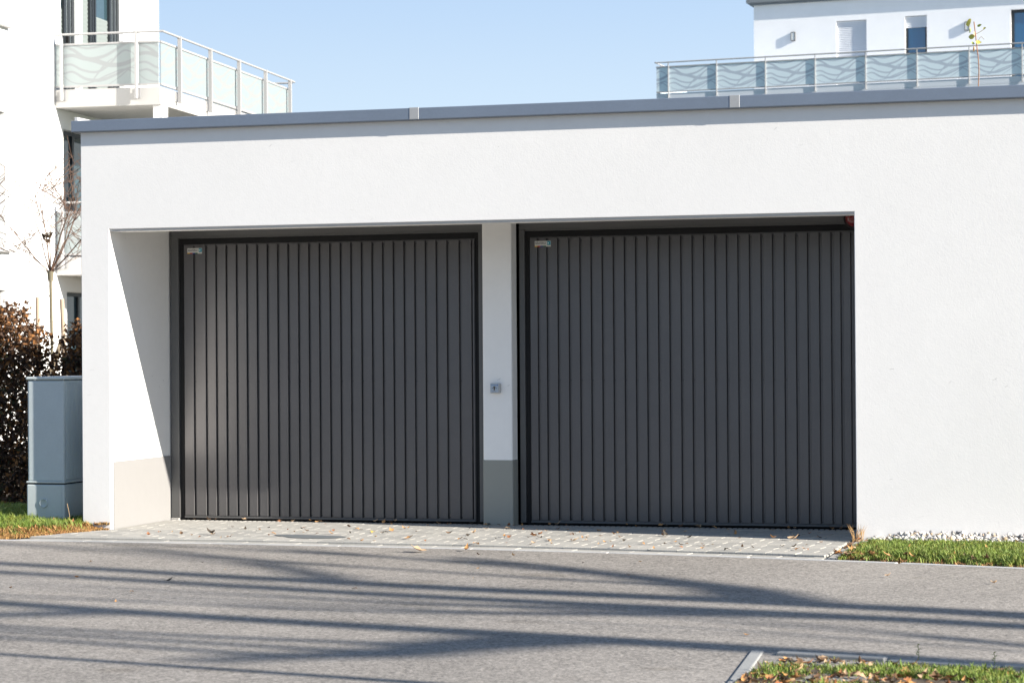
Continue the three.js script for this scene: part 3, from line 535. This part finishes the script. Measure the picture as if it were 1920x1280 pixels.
// young tree behind the hedge
{
  const t = thing('young_tree', 'young bare tree with a thin trunk rising between two wooden stakes', 'tree', [-4.8, -0.35, -8.34]);
  const bark = std([0.17, 0.15, 0.1], 0.9), twig = std([0.13, 0.075, 0.05], 0.9), r = rng(301);
  mesh('trunk', [tube([[0.02, 0, 0], [0.005, 0.9, 0], [-0.01, 1.9, 0.005], [-0.025, 2.66, 0]], 0.02), limb(new THREE.Vector3(-0.025, 2.6, 0), new THREE.Vector3(-0.025, 2.72, 0), 0.03, 0.042)].map((g) => g), bark, t);
  const list = [], head = new THREE.Vector3(-0.025, 2.7, 0), o = { bend: 0.34, up: 0.14, spread: 0.55, forks: 2, minR: 0.0034, depth: 2, steps: 4 };
  for (const [dx, dy, dz, len, rad] of [[-0.75, 0.75, 0.1, 0.95, 0.009], [-0.32, 1, -0.2, 1.0, 0.011], [-0.2, 1.1, 0.25, 0.9, 0.009], [0.02, 1, 0.1, 0.75, 0.008], [0.32, 1, 0.1, 1.0, 0.012], [0.5, 0.9, -0.2, 0.95, 0.01], [0.85, 0.7, 0.15, 0.85, 0.01], [1.1, 0.4, 0, 0.6, 0.006], [-1.1, 0.6, 0, 0.55, 0.007], [-0.9, 0.7, -0.3, 0.6, 0.007], [0.2, 1, -0.4, 0.9, 0.009]])
    branchOut(list, head, new THREE.Vector3(dx, dy, dz), len, rad, 2, r, o);
  mesh('crown', list, twig, t);
  mesh('low_branch', [tube([[-0.0, 2.38, 0], [-0.25, 2.62, 0], [-0.55, 2.8, 0.02], [-0.75, 3.02, 0.02]], 0.004, 4, 5)], twig, t);
  // stakes and strap
  const wood = std([0.42, 0.33, 0.24], 0.9);
  for (const [x, z, top, lean, lb] of [[-4.95, -8.25, 2.06, 0.0, 'round wooden tree stake left of the young tree trunk'], [-4.62, -8.42, 2.04, 0.04, 'round wooden tree stake right of the young tree trunk']]) {
    const g = new THREE.CylinderGeometry(0.027, 0.032, top + 0.4, 12); g.translate(0, (top + 0.4) / 2, 0);
    const p = mesh('tree_stake', g, wood); p.position.set(x, -0.4, z); p.rotation.z = lean; tag(p, lb, 'tree stake', undefined);
  }
  const strap = mesh('tree_strap', [tube([[-4.93, 0.98, -8.26], [-4.86, 1.14, -8.3], [-4.79, 1.28, -8.37], [-4.73, 1.5, -8.42]], 0.022), tube([[-4.94, 1.02, -8.22], [-4.84, 1.1, -8.26], [-4.76, 1.32, -8.3], [-4.72, 1.54, -8.38]], 0.016)], std([0.2, 0.16, 0.11], 1)); tag(strap, 'twisted brown strap tying the young tree to its stakes', 'tree tie');
  const nest = thing('bird_nest', 'small brown bird nest in the fork of the bare young tree', 'nest', [-4.87, 2.72, -8.34]), tw = [], rn = rng(303);
  for (let k = 0; k < 60; k++) { const a = rn() * 6.28, h = rn() * 0.11, q = 0.03 + h * 0.35, b2 = a + 0.7 + rn(); tw.push(limb(new THREE.Vector3(Math.cos(a) * q, h, Math.sin(a) * q), new THREE.Vector3(Math.cos(b2) * q * 1.15, h + (rn() - 0.3) * 0.05, Math.sin(b2) * q * 1.15), 0.006, 0.005, 4)); }
  mesh('twigs', tw, std([0.09, 0.06, 0.035], 1), nest);
}
// hedges
function hedge(label, x0, x1, zc, depth, top, n, seed, skew = 0) {
  const t = thing('hedge', label, 'hedge', [0, 0, 0]), r = rng(seed), leaf = leafGeo(0.046, 0.028, 0.8, 0.4);
  const stems = [], nx = noiseField(64, 9, seed);
  for (let k = 0; k < (x1 - x0) * 16; k++) { const x = x0 + r() * (x1 - x0), z = zc + (r() - 0.5) * depth * 0.6, h = top(x) * (0.75 + 0.3 * r()); let p = new THREE.Vector3(x, -0.42, z); for (let s = 1; s <= 4; s++) { const q = new THREE.Vector3(x + (r() - 0.5) * 0.16 + skew * s * 0.02, -0.4 + (h + 0.4) * s / 4, z + (r() - 0.5) * 0.16); stems.push(limb(p, q, 0.012 - s * 0.002, 0.0115 - s * 0.0025, 4)); p = q; } }
  mesh('stems', stems, std([0.05, 0.035, 0.025], 0.95), t);
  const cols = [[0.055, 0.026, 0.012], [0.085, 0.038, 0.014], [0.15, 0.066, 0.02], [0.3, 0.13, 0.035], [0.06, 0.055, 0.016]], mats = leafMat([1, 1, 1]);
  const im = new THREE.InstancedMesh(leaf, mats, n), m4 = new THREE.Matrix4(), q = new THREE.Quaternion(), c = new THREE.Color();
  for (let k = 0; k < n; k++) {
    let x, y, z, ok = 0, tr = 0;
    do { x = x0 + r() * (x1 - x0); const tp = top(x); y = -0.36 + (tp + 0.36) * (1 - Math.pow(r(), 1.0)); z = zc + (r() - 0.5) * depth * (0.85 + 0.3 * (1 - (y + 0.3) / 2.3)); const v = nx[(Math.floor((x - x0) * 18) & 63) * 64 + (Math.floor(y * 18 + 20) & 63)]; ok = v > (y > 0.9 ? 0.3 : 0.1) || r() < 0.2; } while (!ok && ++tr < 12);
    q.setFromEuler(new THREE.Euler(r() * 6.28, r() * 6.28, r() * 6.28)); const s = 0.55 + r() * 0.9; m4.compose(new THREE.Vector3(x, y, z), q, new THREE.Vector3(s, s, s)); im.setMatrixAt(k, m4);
    const e = top(x) - y, w = e < 0.35 ? 1 + Math.floor(r() * 3) : Math.floor(r() * 5); c.setRGB(...cols[r() < 0.7 ? w : 0]); im.setColorAt(k, c);  // leaves near the top get lighter tints, sunlight put into their colour
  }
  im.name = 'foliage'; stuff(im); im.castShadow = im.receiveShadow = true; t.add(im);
}
hedge('brown leaved beech hedge behind the utility cabinet', -9.5, -4.28, -7.1, 0.75, (x) => 1.86 + 0.1 * Math.sin(x * 9) + 0.06 * Math.sin(x * 23 + 1) - Math.max(0, x + 4.5) * 0.9, 75000, 401);
hedge('narrow dark brown shrub squeezed against the left garage corner', -4.16, -3.3, -7.25, 0.6, (x) => 1.3 + 0.5 * Math.min(1, (x + 4.16) / 0.3) + 0.08 * Math.sin(x * 17), 14000, 402, 0.3);

// grass: tufts of blades
function tuftGeo(seed, n, h, sp) {
  const r = rng(seed), P = [], U = [], I = [];
  for (let k = 0; k < n; k++) {
    const a = r() * 6.28, x = (r() - 0.5) * sp, z = (r() - 0.5) * sp, hh = h * (0.55 + r() * 0.6), w = 0.0022 + r() * 0.0015, lx = Math.cos(a) * hh * (0.15 + r() * 0.5), lz = Math.sin(a) * hh * (0.15 + r() * 0.5), px = -Math.sin(a) * w, pz = Math.cos(a) * w, b = P.length / 3;
    P.push(x - px, 0, z - pz, x + px, 0, z + pz, x + lx * 0.35 - px * 0.8, hh * 0.6, z + lz * 0.35 - pz * 0.8, x + lx * 0.35 + px * 0.8, hh * 0.6, z + lz * 0.35 + pz * 0.8, x + lx, hh, z + lz);
    U.push(0, 0, 1, 0, 0, 0.6, 1, 0.6, 0.5, 1); I.push(b, b + 1, b + 2, b + 2, b + 1, b + 3, b + 2, b + 3, b + 4);
  }
  const g = new THREE.BufferGeometry(); g.setAttribute('position', new THREE.Float32BufferAttribute(P, 3)); g.setAttribute('uv', new THREE.Float32BufferAttribute(U, 2)); g.setIndex(I); g.computeVertexNormals(); return g;
}
const bladeMat = new THREE.MeshPhysicalMaterial({ color: 0xffffff, roughness: 0.7, transmission: 0.25, thickness: 0, side: THREE.DoubleSide });
function grass(label, n, seed, h, where, yf, dry) {
  const g = new THREE.InstancedMesh(tuftGeo(seed, 9, h, 0.04), bladeMat, n), r = rng(seed + 1), m4 = new THREE.Matrix4(), c = new THREE.Color(), q = new THREE.Quaternion();
  for (let k = 0; k < n; k++) {
    const [x, z] = where(r), s = 0.5 + r() * 0.6 + r() * r() * 0.6, d = dry(x, z, r); q.setFromEuler(new THREE.Euler((r() - 0.5) * 0.3, r() * 6.28, (r() - 0.5) * 0.3));
    m4.compose(new THREE.Vector3(x, yf(x, z) - 0.003, z), q, new THREE.Vector3(s, s * (d > 0.5 ? 0.6 : 1), s)); g.setMatrixAt(k, m4);
    if (d > 0.5) c.setRGB(0.34 + r() * 0.1, 0.2 + r() * 0.05, 0.075); else { const v = 0.7 + r() * 0.6; c.setRGB(0.15 * v + 0.1 * r() * r(), 0.235 * v, 0.03 * v); } g.setColorAt(k, c);
  }
  g.name = numbered('grass'); g.castShadow = g.receiveShadow = true; scene.add(stuff(tag(g, label, 'grass')));
}
grass('sunlit green grass on the left around the foot of the utility cabinet', 24000, 501, 0.05, (r) => {
  for (;;) { const z = 1.0 - Math.pow(r(), 0.8) * 4.6, x = -0.06 - Math.pow(r(), 1.2) * 5; if (x < xLeftOf(Math.max(0, z)) && z < zRoad(x) - 0.05 && !(z < 0 && x > -0.26)) return [x, z]; }
}, leftLawnY, (x, z, r) => (xLeftOf(Math.max(0, z)) - x < 0.13 + 0.06 * Math.sin(z * 9) || zRoad(x) - z < 0.14) && r() < 0.75 ? 1 : r() < 0.06 ? 1 : 0);
grass('bright green grass strip right of the driveway below the white wall', 16000, 511, 0.036, (r) => {
  for (;;) { const x = 5.88 + Math.pow(r(), 1.1) * 3.6, z = 0.45 + r() * 1.9; if (z < zRoad(x) - 0.05 - 0.05 * r()) return [x, z]; }
}, rightLawnY, (x, z, r) => (x < 6.05 || zRoad(x) - z < 0.12) ? (r() < 0.55 ? 1 : 0) : r() < 0.1 ? 1 : 0);
const nearGrow = noiseField(64, 12, 555);
grass('patchy grass among dead leaves in the near corner bed behind the kerb', 7500, 521, 0.034, (r) => {
  for (;;) { const x = 6.24 + Math.pow(r(), 1.0) * 2.6, z = zNear(x) + 0.09 + r() * 2.2, v = nearGrow[(Math.floor(x * 22) & 63) * 64 + (Math.floor(z * 22) & 63)]; if (r() < (v - 0.42) * 4 && (x > 6.6 || r() < 0.3)) return [x, z]; }
}, nearLawnY, (x, z, r) => r() < 0.1 ? 1 : 0);
grass('fringe of dry straw coloured grass along the left edge of the paving', 2600, 541, 0.03, (r) => { for (;;) { const z = -0.05 + r() * 1.05, x = xLeftOf(Math.max(0, z)) - r() * r() * 0.2 + 0.03, f = r() < 0.4 ? 1 : 0; if (!f && z < zRoad(x) - 0.04) return [x, z]; if (f) { const X = -0.4 - r() * 2.2; return [X, zRoad(X) - 0.05 - r() * r() * 0.14]; } } }, (x, z) => Math.max(-0.002, leftLawnY(x, z)), () => 1);
// dry tuft at the right jamb
{
  const t = mesh('dry_grass_tuft', tuftGeo(531, 26, 0.13, 0.07), new THREE.MeshPhysicalMaterial({ color: lin(0.4, 0.25, 0.11), roughness: 0.9, side: THREE.DoubleSide })); t.position.set(5.835, 0, 0.05); tag(t, 'dry straw coloured grass tuft at the foot of the right garage jamb', 'grass tuft');
  const d = mesh('dry_stalk', [tube([[-0.36, 0.03, 0.0], [-0.35, 0.1, 0.01], [-0.375, 0.2, 0.0]], 0.0022, 4, 5)], std([0.4, 0.27, 0.14], 0.9)); tag(d, 'single dry bent stalk beside the utility cabinet', 'plant stalk');
}
// weeds by the near kerb
for (const [x, z, h, lb] of [[6.86, 6.2, 0.075, 'thin green weed growing by the near kerb, left one'], [7.19, 6.28, 0.06, 'short green weed growing by the near kerb, right one']]) {
  const t = thing('weed', lb, 'weed', [x, 0.01, z]); mesh('stem', tube([[0, 0, 0], [0.004, h * 0.5, 0], [-0.002, h, 0]], 0.0014, 4, 5), std([0.12, 0.16, 0.04], 0.9), t);
  const l = []; for (let k = 0; k < 6; k++) { const g = leafGeo(0.018, 0.008, 0.5, 0.3); g.rotateZ(0.5); g.translate(0.008, 0, 0); g.rotateY(k * 2.3); g.translate(0, h * (0.25 + k * 0.14), 0); l.push(g); } mesh('foliage', l, leafMat([0.16, 0.22, 0.04]), t);
}
// sapling on the garage roof
{
  const t = thing('sapling', 'thin sapling with a few yellow leaves rising above the garage roof edge', 'sapling', [6.667, 3.13, -0.32]);
  mesh('stem', tube([[0, 0, 0], [0.012, 0.25, 0], [-0.002, 0.42, 0.01], [-0.02, 0.58, 0]], 0.0042, 4, 6), std([0.3, 0.16, 0.1], 0.8), t);
  mesh('twig', [tube([[-0.008, 0.49, 0.005], [0.03, 0.51, 0], [0.06, 0.53, 0]], 0.002, 3, 5), tube([[0, 0.42, 0.01], [0.03, 0.47, 0.01], [0.05, 0.45, 0]], 0.0016, 3, 5)], std([0.25, 0.2, 0.06], 0.8), t);
  const Y = leafMat([0.55, 0.5, 0.1]), O = leafMat([0.7, 0.42, 0.2]), G = leafMat([0.3, 0.36, 0.06]);
  for (const [x, y, z, s, rx, rz, m] of [[-0.045, 0.575, 0.01, 1.35, 1.2, 0.9, Y], [-0.04, 0.52, 0.01, 1.0, 1.3, 1.3, G], [-0.03, 0.47, 0.02, 0.9, 1.5, 0.4, Y], [-0.012, 0.49, 0.02, 0.9, 1.5, 1.4, O], [0.02, 0.55, 0, 0.6, 1.0, 0.3, G], [0.01, 0.43, 0.01, 0.7, 1.4, -0.5, Y], [-0.012, 0.385, 0.02, 1.05, 1.4, 1.2, O], [-0.03, 0.425, 0.01, 0.5, 1.2, -0.9, G], [0.055, 0.53, 0, 0.4, 1, 0.2, Y]]) {
    const l = mesh('leaf', leafGeo(0.062, 0.042, 0.7, 0.3), m, t); l.position.set(x, y, z); l.rotation.set(rx, 0, rz); l.scale.setScalar(s);
  }
}

// bare street trees to the right of the picture; their shadows cross the road
function streetTree(x, z, seed, rad, h, limbs, label) {
  const t = thing('street_tree', label, 'tree', [x, 0, z]), r = rng(seed), bark = std([0.12, 0.1, 0.08], 0.95), V = (a) => new THREE.Vector3(...a);
  const n = 8, pts = []; for (let k = 0; k <= n; k++) pts.push(new THREE.Vector3((r() - 0.5) * 0.05 * k * 0.3, h * k / n, (r() - 0.5) * 0.06 * k * 0.3));
  const tr = []; for (let k = 0; k < n; k++) tr.push(limb(pts[k], pts[k + 1], rad * (1 - k * 0.085), rad * (1 - (k + 1) * 0.085), 12)); mesh('trunk', tr, bark, t);
  const list = [], o = { bend: 0.26, up: 0.16, spread: 0.36, forks: 2, minR: 0.008, depth: 1, steps: 3 };
  for (const [y, dz, rise, rr] of limbs) {                          // an outward sweeping limb with its twigs
    const p = pts[Math.min(n, Math.round(y / h * n))], c = [0, 0.25, 0.5, 0.75, 1].map((u) => new THREE.Vector3(p.x + (r() - 0.5) * 0.3, y + rise * Math.pow(u, 1.15), p.z + dz * Math.pow(u, 0.8) + (r() - 0.5) * 0.12));
    for (let k = 0; k < 4; k++) { list.push(limb(c[k], c[k + 1], rr * (1 - k * 0.17), rr * (1 - (k + 1) * 0.17), 8)); if (k > 0) branchOut(list, c[k], new THREE.Vector3((r() - 0.5) * 0.5, 1, Math.sign(dz) * r() * 0.5 - 0.1), 0.9 + r() * 1.1, rr * 0.34, 1, r, o); }
  }
  mesh('crown', list, bark, t);
}
const zAlong = (z10, x) => z10 + (x - 10) / 4.35;
streetTree(22, zAlong(4.97, 22), 601, 0.23, 11.5, [[6.9, -1.75, 1.15, 0.16], [5.2, 0.7, 2.4, 0.07], [8.2, -1.5, 1.0, 0.09]], 'bare street tree off to the right, nearest the garage wall');
streetTree(23.5, zAlong(5.46, 23.5), 602, 0.21, 12, [[7.6, 0.9, 1.2, 0.1], [5.0, -0.4, 2.4, 0.09]], 'bare street tree off to the right, second from the garage wall');
streetTree(21, zAlong(6.82, 21), 603, 0.22, 11.5, [[6.9, 1.5, 0.6, 0.16], [5.0, -0.9, 1.3, 0.07], [8.0, 1.1, 0.7, 0.09]], 'bare street tree off to the right, third from the garage wall');
streetTree(12.5, zAlong(8.43, 12.5), 604, 0.062, 7.4, [[6.2, 0.3, 1.0, 0.02], [6.5, -0.25, 0.8, 0.02]], 'thin bare young street tree off to the right, nearest the viewer');

// unseen wood behind the viewer, added to darken low sky and door reflections
{
  const n = 900, r = rng(650), g = new THREE.IcosahedronGeometry(1, 2), p = g.attributes.position, nz = rng(651), seen = {};
  for (let i = 0; i < p.count; i++) { const k = p.getX(i).toFixed(3) + p.getY(i).toFixed(3) + p.getZ(i).toFixed(3), f = seen[k] ??= 0.75 + nz() * 0.5; p.setXYZ(i, p.getX(i) * f, p.getY(i) * f, p.getZ(i) * f); }
  g.computeVertexNormals();
  const im = new THREE.InstancedMesh(g, std([1, 1, 1], 1), n), m4 = new THREE.Matrix4(), q = new THREE.Quaternion(), c = new THREE.Color();
  for (let k = 0; k < n; k++) { const s = 0.9 + r() * 1.5; q.setFromEuler(new THREE.Euler(r() * 6, r() * 6, r() * 6)); m4.compose(new THREE.Vector3(-48 + r() * 50, r() * r() * 6, 40 + r() * 8), q, new THREE.Vector3(s, s, s)); im.setMatrixAt(k, m4); const v = 0.6 + r() * 0.8; c.setRGB(0.07 * v, 0.065 * v, 0.03 * v); im.setColorAt(k, c); }
  im.name = 'wood'; im.castShadow = im.receiveShadow = true; scene.add(stuff(tag(im, 'added unseen dark wood behind the viewer that blocks the low sky', 'wood')));
}

// ---------------------------------------------------------------- gravel strip along the right wall
{
  const n = 2600, r = rng(701), g = new THREE.IcosahedronGeometry(1, 1), p = g.attributes.position, im = new THREE.InstancedMesh(g, std([1, 1, 1], 0.8), n), m4 = new THREE.Matrix4(), q = new THREE.Quaternion(), c = new THREE.Color();
  for (let k = 0; k < n; k++) {
    const x = 5.9 + Math.pow(r(), 1.3) * 5, z = 0.015 + r() * 0.42, s = 0.009 + r() * r() * 0.016, u = Math.min(1, Math.max(0, (x - 5.88) / 0.3)), y = 0.01 + (0.03 + r() * 0.035) * u * (1 - Math.max(0, z - 0.15) * 1.4);
    q.setFromEuler(new THREE.Euler(r() * 6, r() * 6, r() * 6)); m4.compose(new THREE.Vector3(x, y, z), q, new THREE.Vector3(s * (1 + r() * 0.6), s * (0.6 + r() * 0.3), s)); im.setMatrixAt(k, m4);
    const v = r(), w = 0.34 + r() * 0.28; v < 0.72 ? c.setRGB(w, w * 0.96, w * 0.9) : v < 0.87 ? c.setRGB(0.25, 0.25, 0.26) : c.setRGB(0.4, 0.3, 0.2); im.setColorAt(k, c);
  }
  im.name = 'gravel'; im.castShadow = im.receiveShadow = true; scene.add(stuff(tag(im, 'strip of pale rounded gravel along the foot of the white wall', 'gravel')));
}

// ---------------------------------------------------------------- fallen leaves
const C = { tan: [0.5, 0.34, 0.2], orange: [0.48, 0.25, 0.09], rust: [0.32, 0.13, 0.05], brown: [0.16, 0.09, 0.045], dark: [0.06, 0.045, 0.03], yellow: [0.62, 0.45, 0.06], pale: [0.6, 0.5, 0.36] }, LM = {};
for (const k in C) LM[k] = leafMat(C[k]);
const shapes = [leafGeo(1, 0.55, 1.1, 0.5), leafGeo(1, 0.7, 0.7, 0.35, 2), leafGeo(1, 0.45, 1.5, 0.7), leafGeo(1, 0.62, -0.5, 0.4, 3)];
function leafAt(x, z, size, col, seed, name, label, cat, group, lift = 0) {
  const r = rng(seed), m = mesh('fallen_leaf', shapes[Math.floor(r() * 4)], LM[col]); m.scale.setScalar(size); m.position.set(x, 0.006 + size * 0.06 + lift, z); m.rotation.set((r() - 0.5) * 0.7, r() * 6.28, (r() - 0.5) * 0.7); return tag(m, label, cat, group);
}
const big = [[3.0, 1.43, 0.125, 'tan', 'large crumpled tan leaf on the asphalt in front of the driveway edge'], [3.3, 1.27, 0.075, 'orange', 'medium orange brown leaf at the road edge right of the large tan leaf'], [3.49, 1.62, 0.04, 'brown', 'small dark brown leaf on the asphalt below the orange brown leaf'],
  [1.0, 0.35, 0.1, 'dark', 'dark curled leaf on the paving near the left garage corner'], [2.14, -0.1, 0.06, 'yellow', 'bright yellow leaf on the paving before the left garage door'], [1.78, -0.2, 0.036, 'rust', 'small red orange leaf on the paving left of the yellow leaf'],
  [5.37, -0.0, 0.1, 'tan', 'big tan leaf on the paving before the right end of the right door'], [3.25, 0.15, 0.05, 'orange', 'flat orange leaf on the paving in front of the pillar'], [6.82, 1.36, 0.06, 'pale', 'pale pinkish leaf lying on the edge of the right grass strip']];
big.forEach(([x, z, s, c, lb], i) => leafAt(x, z, s, c, 800 + i, '', lb, 'leaf'));
{
  const r = rng(901), cols = ['tan', 'orange', 'rust', 'brown', 'dark', 'brown', 'orange', 'tan'];
  const WORD = { tan: 'tan', orange: 'orange', rust: 'red brown', brown: 'brown', dark: 'dark' };
  const pick = (a) => a[Math.floor(r() * a.length)];
  for (let k = 0; k < 150; k++) { const x = 0.5 + Math.pow(r(), 0.8) * 5.1, z = -0.95 + Math.pow(r(), 0.8) * 1.9; if (z > zStep(x)) continue; const c = pick(cols), where = x < 2.6 ? 'the left garage door' : x < 3.2 ? 'the pillar' : 'the right garage door', what = WORD[c] + ' lea'; leafAt(x, z, 0.026 + r() * r() * 0.05, c, 1000 + k, '', 'small ' + what + 'f scattered on the paving in front of ' + where, 'leaf', 'small ' + what + 'ves on the paving before ' + where); }
  for (let k = 0; k < 46; k++) { const x = k < 20 ? 0.1 + r() * 2.6 : k < 26 ? 2.78 + r() * 0.3 : 3.05 + r() * 2.7, z = k >= 20 && k < 26 ? -0.94 + r() * 0.08 : -1.1 + r() * r() * 0.3, c = pick(cols), where = x < 2.7 ? 'the left garage door' : x < 3.06 ? 'the pillar' : 'the right garage door'; leafAt(x, z, 0.025 + r() * 0.035, c, 1500 + k, '', 'dry ' + WORD[c] + ' leaf blown against the foot of ' + where, 'leaf', 'dry ' + WORD[c] + ' leaves at the foot of ' + where); }
  for (let k = 0; k < 22; k++) { const x = 1 + r() * 7, z = 1.6 + r() * 4.3; const c = pick(['brown', 'dark', 'tan', 'orange']); leafAt(x, z, 0.02 + r() * 0.035, c, 1200 + k, '', 'small ' + WORD[c] + ' leaf lying alone on the asphalt road', 'leaf', 'small ' + WORD[c] + ' leaves on the asphalt'); }
  for (let k = 0; k < 90; k++) { const x = 5.87 + Math.pow(r(), 2.4) * 1.8, z = Math.min(0.3 + r() * 1.4, zRoad(x) - 0.07); const c = pick(['orange', 'tan', 'rust', 'brown']); leafAt(x, z, 0.03 + r() * 0.04, c, 1300 + k, '', 'dry ' + WORD[c] + ' leaf lying in the grass strip right of the driveway', 'leaf', 'dry ' + WORD[c] + ' leaves in the right grass strip', 0.03); }
  for (let k = 0; k < 14; k++) { const z = -0.3 + r() * 1.2, x = xLeftOf(Math.max(0, z)) - r() * 0.9; const c = pick(['orange', 'brown', 'rust']); leafAt(x, z, 0.03 + r() * 0.04, c, 1400 + k, '', 'dry ' + WORD[c] + ' leaf lying in the grass left of the driveway', 'leaf', 'dry ' + WORD[c] + ' leaves in the left grass', 0.05); }
  // litter in the near bed: too many to count
  const parts = []; for (let k = 0; k < 1300; k++) { const x = 6.23 + Math.pow(r(), 1.25) * 2.6, z = zNear(x) + 0.08 + r() * 1.9, g = shapes[k % 4].clone(), s = 0.02 + r() * 0.04; g.applyMatrix4(new THREE.Matrix4().compose(new THREE.Vector3(x, nearLawnY(x, z) + 0.006 + r() * 0.014, z), new THREE.Quaternion().setFromEuler(new THREE.Euler((r() - 0.5), r() * 6.28, (r() - 0.5))), new THREE.Vector3(s, s, s))); const n = g.attributes.position.count, col = new Float32Array(n * 3), c = C[pick(['tan', 'brown', 'orange', 'brown', 'rust', 'dark'])]; for (let i = 0; i < n; i++) col.set(c, i * 3); g.setAttribute('color', new THREE.BufferAttribute(col, 3)); parts.push(g); }
  const lt = new THREE.Mesh(mergeGeometries(parts), new THREE.MeshPhysicalMaterial({ color: 0xffffff, vertexColors: true, roughness: 0.85, side: THREE.DoubleSide })); lt.name = 'leaf_litter'; lt.castShadow = lt.receiveShadow = true; scene.add(stuff(tag(lt, 'dense brown leaf litter covering the near corner bed', 'leaf litter')));
}
renderer.render(scene, camera);
